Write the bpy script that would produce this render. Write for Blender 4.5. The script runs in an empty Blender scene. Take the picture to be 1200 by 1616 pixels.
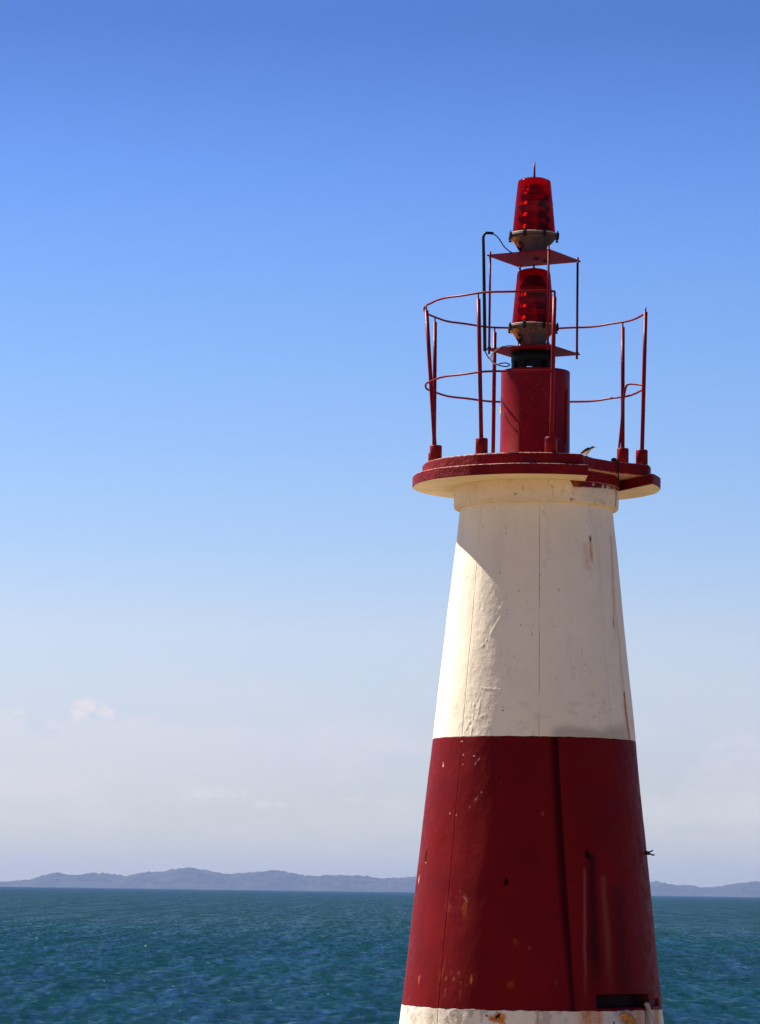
import bpy, bmesh, math, random
import numpy as np
from mathutils import Vector, Matrix
R = math.radians
random.seed(7)
rng = np.random.default_rng(11)
scene = bpy.context.scene

# ---------------------------------------------------------------- camera
cam_d = bpy.data.cameras.new('camera')
cam_d.sensor_fit = 'VERTICAL'; cam_d.sensor_height = 24.0; cam_d.sensor_width = 24.0
cam_d.lens = 79.45
cam_d.clip_start = 0.1; cam_d.clip_end = 60000
cam = bpy.data.objects.new('camera', cam_d)
scene.collection.objects.link(cam)
EYE = 4.5
cam.matrix_world = (Matrix.Translation((0, 0, EYE)) @ Matrix.Rotation(R(90) + math.atan(597.5 / 5350), 4, 'X')
                    @ Matrix.Rotation(R(0.80), 4, 'Z'))
scene.camera = cam

# ---------------------------------------------------------------- sun and sky
SUN_EL = R(47.5)
SUN_DIR = Vector((-0.839 * math.cos(SUN_EL), 0.545 * math.cos(SUN_EL), math.sin(SUN_EL))).normalized()
sun_d = bpy.data.lights.new('sun', 'SUN')
sun_d.energy = 5.0; sun_d.angle = R(0.53); sun_d.color = (1.0, 0.93, 0.82)
sun = bpy.data.objects.new('sun', sun_d)
scene.collection.objects.link(sun)
sun.rotation_euler = SUN_DIR.to_track_quat('Z', 'Y').to_euler()

world = bpy.data.worlds.new('World'); scene.world = world
world.use_nodes = True
wt = world.node_tree; wn = wt.nodes; wl = wt.links
bg = wn['Background']; bg.inputs['Strength'].default_value = 0.057
sky = wn.new('ShaderNodeTexSky'); sky.sky_type = 'NISHITA'; sky.sun_disc = False
sky.sun_elevation = SUN_EL
sky.sun_rotation = math.atan2(SUN_DIR.x, SUN_DIR.y)
sky.altitude = 0; sky.air_density = 1.0; sky.dust_density = 0.6; sky.ozone_density = 1.6
tc = wn.new('ShaderNodeTexCoord')
sep = wn.new('ShaderNodeSeparateXYZ'); wl.new(tc.outputs['Generated'], sep.inputs[0])
# elevation dependent clarity of the air: pale and milky at the horizon, clean blue above
ramp = wn.new('ShaderNodeValToRGB'); wl.new(sep.outputs['Z'], ramp.inputs[0])
SKY_STOPS = [(0.0, (0.74, 0.83, 1.07)), (0.0103, (0.75, 0.83, 1.08)), (0.0383, (0.75, 0.755, 1.02)), (0.0755, (0.85, 0.815, 1.0)), (0.1032, (0.704, 0.781, 1.036)), (0.1488, (0.581, 0.732, 1.065)), (0.1846, (0.483, 0.667, 1.078)), (0.211, (0.401, 0.593, 1.051)), (0.2506, (0.29, 0.428, 0.835)), (1.0, (0.29, 0.428, 0.835))]
cr = ramp.color_ramp
while len(cr.elements) < len(SKY_STOPS): cr.elements.new(0.5)
for e, (p, c) in zip(cr.elements, SKY_STOPS): e.position = p; e.color = (*c, 1)
mul = wn.new('ShaderNodeMix'); mul.data_type = 'RGBA'; mul.blend_type = 'MULTIPLY'; mul.inputs[0].default_value = 1.0
wl.new(sky.outputs[0], mul.inputs[6]); wl.new(ramp.outputs[0], mul.inputs[7])
# thin cloud bank low over the horizon (direction space noise, stretched sideways)
mapc = wn.new('ShaderNodeMapping'); mapc.inputs['Scale'].default_value = (13, 13, 34); mapc.inputs['Location'].default_value = (1.3, 0.4, 0.1)
wl.new(tc.outputs['Generated'], mapc.inputs[0])
cn = wn.new('ShaderNodeTexNoise'); cn.inputs['Scale'].default_value = 1.6; cn.inputs['Detail'].default_value = 9; cn.inputs['Roughness'].default_value = 0.62
wl.new(mapc.outputs[0], cn.inputs[0])
cr2 = wn.new('ShaderNodeMapRange'); cr2.inputs[1].default_value = 0.34; cr2.inputs[2].default_value = 0.68; cr2.interpolation_type = 'SMOOTHSTEP'
wl.new(cn.outputs[0], cr2.inputs[0])
band = wn.new('ShaderNodeValToRGB'); wl.new(sep.outputs['Z'], band.inputs[0])
bs = [(0.0, 0.0), (0.010, 0.15), (0.020, 0.8), (0.044, 0.75), (0.051, 0.35), (0.075, 0.0)]
be = band.color_ramp
while len(be.elements) < len(bs): be.elements.new(0.5)
for e, (p, c) in zip(be.elements, bs): e.position = p; e.color = (c, c, c, 1)
m1 = wn.new('ShaderNodeMath'); m1.operation = 'MULTIPLY'; wl.new(cr2.outputs[0], m1.inputs[0]); wl.new(band.outputs[0], m1.inputs[1])
m2 = wn.new('ShaderNodeMath'); m2.operation = 'MULTIPLY'; m2.inputs[1].default_value = 0.62; wl.new(m1.outputs[0], m2.inputs[0])
def cumulus(dirx, el, rx, rz, amt):
    """a soft puff with an uneven, noise-eaten edge, at a bearing and height over the horizon"""
    sx = wn.new('ShaderNodeMath'); sx.operation = 'SUBTRACT'; wl.new(sep.outputs['X'], sx.inputs[0]); sx.inputs[1].default_value = dirx
    dx = wn.new('ShaderNodeMath'); dx.operation = 'DIVIDE'; wl.new(sx.outputs[0], dx.inputs[0]); dx.inputs[1].default_value = rx
    sz = wn.new('ShaderNodeMath'); sz.operation = 'SUBTRACT'; wl.new(sep.outputs['Z'], sz.inputs[0]); sz.inputs[1].default_value = el
    dz = wn.new('ShaderNodeMath'); dz.operation = 'DIVIDE'; wl.new(sz.outputs[0], dz.inputs[0]); dz.inputs[1].default_value = rz
    px = wn.new('ShaderNodeMath'); px.operation = 'MULTIPLY'; wl.new(dx.outputs[0], px.inputs[0]); wl.new(dx.outputs[0], px.inputs[1])
    pz = wn.new('ShaderNodeMath'); pz.operation = 'MULTIPLY'; wl.new(dz.outputs[0], pz.inputs[0]); wl.new(dz.outputs[0], pz.inputs[1])
    s = wn.new('ShaderNodeMath'); s.operation = 'ADD'; wl.new(px.outputs[0], s.inputs[0]); wl.new(pz.outputs[0], s.inputs[1])
    n = wn.new('ShaderNodeTexNoise'); n.inputs['Scale'].default_value = 230; n.inputs['Detail'].default_value = 8; n.inputs['Roughness'].default_value = 0.6
    wl.new(tc.outputs['Generated'], n.inputs[0])
    na = wn.new('ShaderNodeMath'); na.operation = 'MULTIPLY_ADD'; wl.new(n.outputs[0], na.inputs[0]); na.inputs[1].default_value = 9.0; na.inputs[2].default_value = -4.3
    t = wn.new('ShaderNodeMath'); t.operation = 'ADD'; wl.new(s.outputs[0], t.inputs[0]); wl.new(na.outputs[0], t.inputs[1])
    mr = wn.new('ShaderNodeMapRange'); mr.inputs[1].default_value = 1.4; mr.inputs[2].default_value = -0.4; mr.inputs[3].default_value = 0; mr.inputs[4].default_value = amt
    mr.interpolation_type = 'SMOOTHSTEP'
    wl.new(t.outputs[0], mr.inputs[0])
    # only on the side of the sky that lies ahead (y > 0)
    g = wn.new('ShaderNodeMath'); g.operation = 'GREATER_THAN'; wl.new(sep.outputs['Y'], g.inputs[0]); g.inputs[1].default_value = 0
    o = wn.new('ShaderNodeMath'); o.operation = 'MULTIPLY'; wl.new(mr.outputs[0], o.inputs[0]); wl.new(g.outputs[0], o.inputs[1])
    return o
acc = m2
for a in ((-0.0845, 0.0515, 0.0085, 0.0030, 1.0), (-0.109, 0.0505, 0.007, 0.0015, 0.8), (-0.068, 0.0500, 0.004, 0.0008, 0.3), (-0.050, 0.0290, 0.014, 0.0030, 0.5), (-0.085, 0.0475, 0.016, 0.0035, 0.45), (-0.066, 0.0255, 0.006, 0.0012, 0.5), (-0.034, 0.0250, 0.007, 0.0012, 0.45), (-0.006, 0.0265, 0.008, 0.0012, 0.35), (0.085, 0.0240, 0.010, 0.0014, 0.25)):
    mx = wn.new('ShaderNodeMath'); mx.operation = 'MAXIMUM'; wl.new(acc.outputs[0], mx.inputs[0]); wl.new(cumulus(*a).outputs[0], mx.inputs[1]); acc = mx
# a long low bank with a billowed top and a base that melts into the haze
bm = wn.new('ShaderNodeMapping'); bm.inputs['Scale'].default_value = (46, 46, 90); wl.new(tc.outputs['Generated'], bm.inputs[0])
bn = wn.new('ShaderNodeTexNoise'); bn.inputs['Scale'].default_value = 1.0; bn.inputs['Detail'].default_value = 9; bn.inputs['Roughness'].default_value = 0.6; wl.new(bm.outputs[0], bn.inputs[0])
bh = wn.new('ShaderNodeMath'); bh.operation = 'MULTIPLY_ADD'; wl.new(bn.outputs[0], bh.inputs[0]); bh.inputs[1].default_value = 0.022; bh.inputs[2].default_value = 0.0385
bd_ = wn.new('ShaderNodeMath'); bd_.operation = 'SUBTRACT'; wl.new(bh.outputs[0], bd_.inputs[0]); wl.new(sep.outputs['Z'], bd_.inputs[1])
be_ = wn.new('ShaderNodeMapRange'); be_.interpolation_type = 'SMOOTHSTEP'; wl.new(bd_.outputs[0], be_.inputs[0]); be_.inputs[1].default_value = 0.0; be_.inputs[2].default_value = 0.0045
bl = wn.new('ShaderNodeMapRange'); bl.interpolation_type = 'SMOOTHSTEP'; wl.new(bd_.outputs[0], bl.inputs[0]); bl.inputs[1].default_value = 0.034; bl.inputs[2].default_value = 0.0; bl.inputs[3].default_value = 0.0; bl.inputs[4].default_value = 1.0
bw = wn.new('ShaderNodeTexNoise'); bw.inputs['Scale'].default_value = 5.0; bw.inputs['Detail'].default_value = 1; wl.new(tc.outputs['Generated'], bw.inputs[0])
bx = wn.new('ShaderNodeMapRange'); bx.interpolation_type = 'SMOOTHSTEP'; wl.new(sep.outputs['X'], bx.inputs[0]); bx.inputs[1].default_value = 0.02; bx.inputs[2].default_value = -0.08; bx.inputs[3].default_value = 0.10; bx.inputs[4].default_value = 0.46
b1_ = wn.new('ShaderNodeMath'); b1_.operation = 'MULTIPLY'; wl.new(be_.outputs[0], b1_.inputs[0]); wl.new(bl.outputs[0], b1_.inputs[1])
b2_ = wn.new('ShaderNodeMath'); b2_.operation = 'MULTIPLY'; wl.new(b1_.outputs[0], b2_.inputs[0]); wl.new(bx.outputs[0], b2_.inputs[1])
b3_ = wn.new('ShaderNodeMath'); b3_.operation = 'MAXIMUM'; wl.new(b2_.outputs[0], b3_.inputs[0]); wl.new(acc.outputs[0], b3_.inputs[1]); acc = b3_
cmix = wn.new('ShaderNodeMix'); cmix.data_type = 'RGBA'
wl.new(acc.outputs[0], cmix.inputs[0]); wl.new(mul.outputs[2], cmix.inputs[6]); cmix.inputs[7].default_value = (6.1, 5.85, 6.15, 1)
CLOUD = cmix
wl.new(cmix.outputs[2], bg.inputs['Color'])

scene.view_settings.view_transform = 'Standard'; scene.view_settings.look = 'None'
scene.view_settings.exposure = 1.2; scene.view_settings.gamma = 1.0
scene.view_settings.use_curve_mapping = False
scene.render.engine = 'CYCLES'
scene.cycles.max_bounces = 8; scene.cycles.volume_bounces = 0
scene.cycles.caustics_reflective = False; scene.cycles.caustics_refractive = False

# ---------------------------------------------------------------- node and mesh helpers
class NT:
    def __init__(s, name):
        s.m = bpy.data.materials.new(name); s.m.use_nodes = True
        s.t = s.m.node_tree; s.n = s.t.nodes; s.l = s.t.links
        s.p = s.n['Principled BSDF']
    def new(s, kind, **kw):
        o = s.n.new(kind)
        for k, v in kw.items(): setattr(o, k, v)
        return o
    def link(s, a, b): s.l.new(a, b)
    def noise(s, scale, detail=4, rough=0.55, vec=None, dist=0.0):
        o = s.new('ShaderNodeTexNoise'); o.inputs['Scale'].default_value = scale; o.inputs['Detail'].default_value = detail
        o.inputs['Roughness'].default_value = rough; o.inputs['Distortion'].default_value = dist
        s.link(vec if vec is not None else s.coord(), o.inputs['Vector'])
        return o.outputs[0]
    def coord(s):
        if not hasattr(s, '_c'): s._c = s.new('ShaderNodeTexCoord')
        return s._c.outputs['Object']
    def mapping(s, scale):
        o = s.new('ShaderNodeMapping'); o.inputs['Scale'].default_value = scale; s.link(s.coord(), o.inputs[0]); return o.outputs[0]
    def rng(s, a, lo, hi, to0=0.0, to1=1.0, smooth=True):
        o = s.new('ShaderNodeMapRange'); s.link(a, o.inputs[0])
        for i, v in zip((1, 2, 3, 4), (lo, hi, to0, to1)): o.inputs[i].default_value = v
        if smooth: o.interpolation_type = 'SMOOTHSTEP'
        return o.outputs[0]
    def mix(s, f, a, b):
        o = s.new('ShaderNodeMix', data_type='RGBA')
        for i, v in ((0, f), (6, a), (7, b)):
            if isinstance(v, (int, float)): o.inputs[i].default_value = v
            elif isinstance(v, tuple): o.inputs[i].default_value = (*v, 1)
            else: s.link(v, o.inputs[i])
        return o.outputs[2]
    def math(s, op, a, b=0.0):
        o = s.new('ShaderNodeMath', operation=op)
        for i, v in ((0, a), (1, b)):
            if isinstance(v, (int, float)): o.inputs[i].default_value = v
            else: s.link(v, o.inputs[i])
        return o.outputs[0]
    def attr(s, name):
        o = s.new('ShaderNodeAttribute', attribute_name=name); return o.outputs['Fac']
    def bump(s, h, strength, dist):
        o = s.new('ShaderNodeBump'); o.inputs['Strength'].default_value = strength; o.inputs['Distance'].default_value = dist
        s.link(h, o.inputs['Height']); s.link(o.outputs[0], s.p.inputs['Normal']); return o

def link_obj(name, mesh, mat=None, parent=None, smooth=False):
    o = bpy.data.objects.new(name, mesh)
    scene.collection.objects.link(o)
    if mat is not None: mesh.materials.append(mat)
    if parent is not None:
        o.parent = parent
        o.matrix_parent_inverse = parent.matrix_world.inverted() if False else Matrix.Identity(4)
    if smooth:
        for p in mesh.polygons: p.use_smooth = True
    return o

class MB:
    """collects shapes in local metres, builds one mesh object"""
    def __init__(s): s.v = []; s.f = []; s.s = []
    def add(s, vs, fs, smooth=True):
        b = len(s.v); s.v += [tuple(x) for x in vs]; s.f += [tuple(b + i for i in f) for f in fs]; s.s += [smooth] * len(fs)
        return s
    def lathe(s, prof, seg=48, c=(0, 0), smooth=True, cap=True):
        vs = []
        for r, z in prof:
            for k in range(seg):
                a = 2 * math.pi * k / seg
                vs.append((c[0] + r * math.cos(a), c[1] + r * math.sin(a), z))
        fs = []
        for i in range(len(prof) - 1):
            for k in range(seg):
                k2 = (k + 1) % seg
                fs.append((i * seg + k, i * seg + k2, (i + 1) * seg + k2, (i + 1) * seg + k))
        s.add(vs, fs, smooth)
        if cap:
            b = len(s.v) - len(vs)
            s.f.append(tuple(b + k for k in reversed(range(seg)))); s.s.append(False)
            s.f.append(tuple(b + (len(prof) - 1) * seg + k for k in range(seg))); s.s.append(False)
        return s
    def tube(s, pts, rad, seg=10, closed=False):
        pts = [Vector(p) for p in pts]; n = len(pts)
        rads = rad if isinstance(rad, (list, tuple)) else [rad] * n
        t0 = (pts[1] - pts[0]).normalized()
        up = Vector((0, 0, 1)) if abs(t0.z) < 0.9 else Vector((1, 0, 0))
        nrm = t0.cross(up).normalized()
        vs = []
        for i in range(n):
            if closed: t = (pts[(i + 1) % n] - pts[i - 1]).normalized()
            else: t = (pts[min(i + 1, n - 1)] - pts[max(i - 1, 0)]).normalized()
            nrm = (nrm - t * nrm.dot(t)).normalized(); bi = t.cross(nrm)
            for k in range(seg):
                a = 2 * math.pi * k / seg
                vs.append(pts[i] + (nrm * math.cos(a) + bi * math.sin(a)) * rads[i])
        fs = []
        for i in range(n if closed else n - 1):
            j = (i + 1) % n
            for k in range(seg):
                k2 = (k + 1) % seg
                fs.append((i * seg + k, i * seg + k2, j * seg + k2, j * seg + k))
        s.add(vs, fs)
        if not closed:
            b = len(s.v) - len(vs)
            s.f.append(tuple(b + k for k in reversed(range(seg)))); s.s.append(False)
            s.f.append(tuple(b + (n - 1) * seg + k for k in range(seg))); s.s.append(False)
        return s
    def box(s, c, d, rot=0.0, tilt=0.0):
        M = Matrix.Translation(c) @ Matrix.Rotation(rot, 4, 'Z') @ Matrix.Rotation(tilt, 4, 'X')
        vs = [M @ Vector((x * d[0] / 2, y * d[1] / 2, z * d[2] / 2)) for z in (-1, 1) for y in (-1, 1) for x in (-1, 1)]
        s.add(vs, [(0, 2, 3, 1), (4, 5, 7, 6), (0, 1, 5, 4), (2, 6, 7, 3), (0, 4, 6, 2), (1, 3, 7, 5)], False)
        return s
    def prism(s, poly, z0, z1, smooth=False):
        n = len(poly)
        vs = [(x, y, z0) for x, y in poly] + [(x, y, z1) for x, y in poly]
        s.add(vs, [(i, (i + 1) % n, n + (i + 1) % n, n + i) for i in range(n)], smooth)
        b = len(s.v) - 2 * n
        s.f.append(tuple(b + i for i in reversed(range(n)))); s.s.append(False)
        s.f.append(tuple(b + n + i for i in range(n))); s.s.append(False)
        return s
    def build(s, name, mat, parent=None):
        me = bpy.data.meshes.new(name); me.from_pydata(s.v, [], s.f); me.update()
        me.polygons.foreach_set('use_smooth', s.s)
        o = link_obj(name, me, mat, parent)
        return o
def bevel(o, w, seg=2):
    b = o.modifiers.new('bevel', 'BEVEL'); b.width = w; b.segments = seg; b.limit_method = 'ANGLE'; b.angle_limit = R(40)
    return o
def grid_mesh(name, P, mat, parent=None, closed=False, attrs=None):
    """P: rows x cols x 3 array of points, one sheet"""
    nr, nc = P.shape[:2]
    me = bpy.data.meshes.new(name)
    idx = np.arange(nr * nc).reshape(nr, nc)
    if closed: nxt = np.roll(idx, -1, axis=1); a, b, c, d = idx[:-1], nxt[:-1], nxt[1:], idx[1:]
    else: a, b, c, d = idx[:-1, :-1], idx[:-1, 1:], idx[1:, 1:], idx[1:, :-1]
    q = np.stack([a.ravel(), b.ravel(), c.ravel(), d.ravel()], 1).astype(np.int32)
    me.vertices.add(nr * nc); me.vertices.foreach_set('co', P.reshape(-1).astype(np.float32))
    me.loops.add(q.size); me.loops.foreach_set('vertex_index', q.ravel())
    me.polygons.add(len(q)); me.polygons.foreach_set('loop_start', np.arange(0, q.size, 4, dtype=np.int32))
    me.update(calc_edges=True)
    me.polygons.foreach_set('use_smooth', np.ones(len(q), bool))
    for k, v in (attrs or {}).items():
        at = me.attributes.new(k, 'FLOAT', 'POINT'); at.data.foreach_set('value', v.reshape(-1).astype(np.float32))
    return link_obj(name, me, mat, parent)

def vnoise(x, y, seed):
    """2-D value noise on arrays"""
    r = np.random.default_rng(seed); T = r.random((256, 256))
    xi = np.floor(x).astype(int); yi = np.floor(y).astype(int)
    fx = x - xi; fy = y - yi; fx = fx * fx * (3 - 2 * fx); fy = fy * fy * (3 - 2 * fy)
    g = lambda a, b: T[a % 256, b % 256]
    return (g(xi, yi) * (1 - fx) + g(xi + 1, yi) * fx) * (1 - fy) + (g(xi, yi + 1) * (1 - fx) + g(xi + 1, yi + 1) * fx) * fy
def fbm(x, y, seed, oct=4):
    s = 0; a = 0.5; t = 0
    for o in range(oct): s = s + a * vnoise(x * 2 ** o + 17.3 * o, y * 2 ** o + 5.1 * o, seed + o); t += a; a *= 0.5
    return s / t
def sstep(a, b, x):
    t = np.clip((x - a) / (b - a), 0, 1); return t * t * (3 - 2 * t)

def tag(o, label=None, cat=None, group=None, kind=None):
    if label: o['label'] = label
    if cat: o['category'] = cat
    if group: o['group'] = group
    if kind: o['kind'] = kind
    return o

# ---------------------------------------------------------------- materials
def wall_paint(name, base, base2, chipcol, dirt_shade_col, rough, bump=0.5):
    m = NT(name)
    big = m.noise(1.7, 5, 0.6); fine = m.noise(42, 5, 0.65)
    col = m.mix(m.rng(big, 0.35, 0.7), base, base2)
    streak = m.noise(6, 4, 0.6, m.mapping((1, 1, 0.12)))
    col = m.mix(m.math('MULTIPLY', m.rng(streak, 0.55, 0.8), 0.22), col, dirt_shade_col)
    col = m.mix(m.math('MULTIPLY', m.rng(m.noise(0.9, 6, 0.65, m.mapping((1, 1, 0.35))), 0.48, 0.72), 0.35), col, tuple(min(1, x * 1.5) for x in base2))
    pores = m.noise(95, 2, 0.5)
    col = m.mix(m.math('MULTIPLY', m.rng(pores, 0.66, 0.78), 0.35), col, dirt_shade_col)
    col = m.mix(m.attr('dirt_shade'), col, dirt_shade_col)
    col = m.mix(m.math('MULTIPLY', m.attr('chip'), 1.0), col, chipcol)
    ochre = m.mix(m.rng(m.noise(30, 3), 0.35, 0.65), (0.62, 0.23, 0.03), (0.42, 0.11, 0.014))
    col = m.mix(m.attr('rust'), col, ochre)
    col = m.mix(m.attr('corrosion_shade'), col, (0.012, 0.004, 0.003))
    m.link(col, m.p.inputs['Base Color'])
    m.p.inputs['Specular IOR Level'].default_value = 0.12 if base[1] > 0.1 else 0.05
    m.link(m.rng(m.noise(9, 4), 0.3, 0.7, rough - 0.08, rough + 0.12), m.p.inputs['Roughness'])
    h = m.math('ADD', m.math('MULTIPLY', fine, 0.35), m.math('MULTIPLY', m.noise(11, 4, 0.6), 1.0))
    m.bump(h, bump, 0.012)
    return m.m
WHITE = wall_paint('white_wall_paint', (0.81, 0.71, 0.54), (0.77, 0.665, 0.50), (0.42, 0.36, 0.28), (0.30, 0.25, 0.20), 0.6, 0.35)
RED = wall_paint('red_wall_paint', (0.138, 0.0022, 0.0032), (0.110, 0.0018, 0.0030), (0.75, 0.50, 0.40), (0.022, 0.001, 0.002), 0.5, 0.30)
BASEW = wall_paint('weathered_white_wall_paint', (0.72, 0.64, 0.52), (0.60, 0.52, 0.42), (0.34, 0.29, 0.22), (0.20, 0.17, 0.13), 0.7, 0.8)

m = NT('red_metal_paint')
c = m.mix(m.rng(m.noise(7, 5), 0.35, 0.7), (0.185, 0.003, 0.004), (0.14, 0.0022, 0.004))
c = m.mix(m.math('MULTIPLY', m.rng(m.noise(38, 4, 0.6), 0.64, 0.74), 0.7), c, (0.33, 0.16, 0.11))
c = m.mix(m.rng(m.noise(21, 5, 0.7), 0.70, 0.76), c, (0.05, 0.012, 0.008))
m.link(c, m.p.inputs['Base Color']); m.p.inputs['Roughness'].default_value = 0.38; m.p.inputs['Specular IOR Level'].default_value = 0.08
m.bump(m.noise(60, 4, 0.6), 0.35, 0.004); REDMETAL = m.m

def slab_paint(name, white_under):
    m = NT(name)
    c = m.mix(m.rng(m.noise(5, 5), 0.35, 0.7), (0.18, 0.003, 0.004), (0.135, 0.0022, 0.004))
    sp = m.new('ShaderNodeSeparateXYZ'); m.link(m.coord(), sp.inputs[0])
    # paint knocked off along the arrises, bare mortar showing
    def near(z, w): return m.rng(m.math('ABSOLUTE', m.math('SUBTRACT', sp.outputs['Z'], z - 2.3)), w, 0.0, 0, 1)
    edge = m.math('MAXIMUM', near(8.990, 0.016), near(8.865, 0.014))
    c = m.mix(m.math('MULTIPLY', m.rng(m.math('ADD', m.noise(34, 5, 0.7), m.math('MULTIPLY', edge, 0.34)), 0.72, 0.79), 0.9), c, (0.62, 0.34, 0.26))
    c = m.mix(m.math('MULTIPLY', m.rng(m.noise(14, 5, 0.7, m.mapping((1, 1, 2.5))), 0.61, 0.68), 0.85), c, (0.035, 0.004, 0.005))
    c = m.mix(m.math('MULTIPLY', m.rng(m.noise(7, 4, 0.6, m.mapping((1, 1, 0.15))), 0.58, 0.75), 0.55), c, (0.06, 0.003, 0.004))
    if white_under:      # the lower slab's soffit is painted white
        geo = m.new('ShaderNodeNewGeometry'); sz = m.new('ShaderNodeSeparateXYZ'); m.link(geo.outputs['True Normal'], sz.inputs[0])
        under = m.rng(sz.outputs['Z'], -0.75, -0.8, 0, 1, False)
        cw = m.mix(m.rng(m.noise(3, 5), 0.35, 0.7), (0.78, 0.65, 0.46), (0.70, 0.56, 0.38))
        cw = m.mix(m.math('MULTIPLY', m.rng(m.noise(9, 5, 0.65), 0.58, 0.75), 0.4), cw, (0.38, 0.27, 0.17))
        c = m.mix(under, c, cw)
    m.link(c, m.p.inputs['Base Color']); m.p.inputs['Roughness'].default_value = 0.5; m.p.inputs['Specular IOR Level'].default_value = 0.08
    m.bump(m.math('ADD', m.noise(24, 5, 0.65), m.noise(7, 3)), 0.8, 0.018); return m.m
SLAB = slab_paint('red_slab_paint', True); TIER = slab_paint('red_tier_paint', False)

m = NT('collar_paint')
c = m.mix(m.rng(m.noise(2.5, 5), 0.35, 0.7), (0.80, 0.67, 0.49), (0.72, 0.58, 0.41))
c = m.mix(m.math('MULTIPLY', m.rng(m.noise(12, 6, 0.7), 0.62, 0.70), 0.55), c, (0.26, 0.18, 0.12))
c = m.mix(m.attr('dirt_shade'), c, (0.33, 0.25, 0.16)); c = m.mix(m.attr('redpaint'), c, (0.13, 0.003, 0.006))
c = m.mix(m.attr('rust'), c, (0.48, 0.17, 0.03)); c = m.mix(m.attr('corrosion_shade'), c, (0.06, 0.02, 0.01))
m.link(c, m.p.inputs['Base Color']); m.p.inputs['Roughness'].default_value = 0.6; m.p.inputs['Specular IOR Level'].default_value = 0.12
m.bump(m.math('ADD', m.noise(26, 5, 0.6), m.noise(8, 3)), 0.5, 0.012); COLLAR = m.m

m = NT('dark_joint'); m.p.inputs['Base Color'].default_value = (0.03, 0.02, 0.018, 1); m.p.inputs['Roughness'].default_value = 0.95; JOINT = m.m
def plain(name, base, rough, metal=0.0, var=0.3, sc=30, bump=0.2):
    m = NT(name)
    d = tuple(x * (1 - var) for x in base)
    m.link(m.mix(m.rng(m.noise(sc, 4), 0.35, 0.7), base, d), m.p.inputs['Base Color'])
    m.p.inputs['Roughness'].default_value = rough; m.p.inputs['Metallic'].default_value = metal
    m.p.inputs['Specular IOR Level'].default_value = 0.12; m.bump(m.noise(sc * 2.5, 3), bump, 0.003); return m.m
BLACKPIPE = plain('dark_conduit_paint', (0.012, 0.010, 0.016), 0.5)
RUBBER = plain('black_cable_rubber', (0.006, 0.006, 0.007), 0.6)
PALEHOSE = plain('pale_hose', (0.50, 0.42, 0.34), 0.5)
IRON = plain('corroded_iron', (0.035, 0.018, 0.014), 0.8, 0.2, 0.5)
RUSTY = plain('bright_rust', (0.62, 0.26, 0.08), 0.7, 0.1, 0.45, 22)
CREAM = plain('chipped_cream_paint', (0.50, 0.39, 0.29), 0.6)

m = NT('lantern_housing_paint')
c = m.mix(m.rng(m.noise(9, 4), 0.4, 0.7), (0.12, 0.09, 0.08), (0.07, 0.054, 0.052))
c = m.mix(m.rng(m.noise(13, 5, 0.65), 0.60, 0.68), c, (0.40, 0.12, 0.03))
c = m.mix(m.rng(m.noise(31, 4, 0.6), 0.62, 0.70), c, (0.04, 0.03, 0.035))
m.link(c, m.p.inputs['Base Color']); m.p.inputs['Roughness'].default_value = 0.6; m.p.inputs['Specular IOR Level'].default_value = 0.12
m.bump(m.noise(50, 4), 0.4, 0.004); HOUSING = m.m

m = NT('red_lens_plastic')
m.p.inputs['Base Color'].default_value = (0.10, 0.0005, 0.001, 1); m.p.inputs['Roughness'].default_value = 0.10
m.p.inputs['Specular IOR Level'].default_value = 0.35; m.p.inputs['Roughness'].default_value = 0.07
m.bump(m.noise(9, 2), 0.12, 0.01)
tr = m.new('ShaderNodeBsdfTranslucent'); tr.inputs['Color'].default_value = (0.75, 0.002, 0.006, 1)
tp = m.new('ShaderNodeBsdfTransparent'); tp.inputs['Color'].default_value = (0.85, 0.006, 0.012, 1)
mx = m.new('ShaderNodeMixShader'); mx.inputs[0].default_value = 0.30; m.link(m.p.outputs[0], mx.inputs[1]); m.link(tr.outputs[0], mx.inputs[2])
mx2 = m.new('ShaderNodeMixShader'); mx2.inputs[0].default_value = 0.70; m.link(mx.outputs[0], mx2.inputs[1]); m.link(tp.outputs[0], mx2.inputs[2])
m.link(mx2.outputs[0], m.n['Material Output'].inputs['Surface']); LENS = m.m
m = NT('lens_core'); m.p.inputs['Base Color'].default_value = (0.03, 0.003, 0.003, 1); m.p.inputs['Roughness'].default_value = 0.14; m.p.inputs['Specular IOR Level'].default_value = 1.0; m.p.inputs['Coat Weight'].default_value = 1.0; m.p.inputs['Coat Roughness'].default_value = 0.07; m.p.inputs['Coat IOR'].default_value = 1.8; CORE = m.m

m = NT('sea_water')
m.p.inputs['Base Color'].default_value = (0.004, 0.045, 0.055, 1)
m.p.inputs['IOR'].default_value = 1.333; m.p.inputs['Roughness'].default_value = 0.10
geo = m.new('ShaderNodeNewGeometry')
pos = geo.outputs['Position']
tint = m.noise(0.018, 4, 0.6, pos)
wc = m.mix(m.rng(tint, 0.38, 0.66), (0.0085, 0.028, 0.044), (0.0062, 0.036, 0.040))
wc = m.mix(m.rng(m.noise(0.5, 5, 0.7, pos), 0.35, 0.72), wc, (0.003, 0.021, 0.030))
def streaks(sx, sy, det=4):
    q_ = m.new('ShaderNodeMapping'); q_.inputs['Scale'].default_value = (sx, sy, 1.0); m.link(pos, q_.inputs[0])
    return m.noise(1.0, det, 0.62, q_.outputs[0], 0.2)
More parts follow.
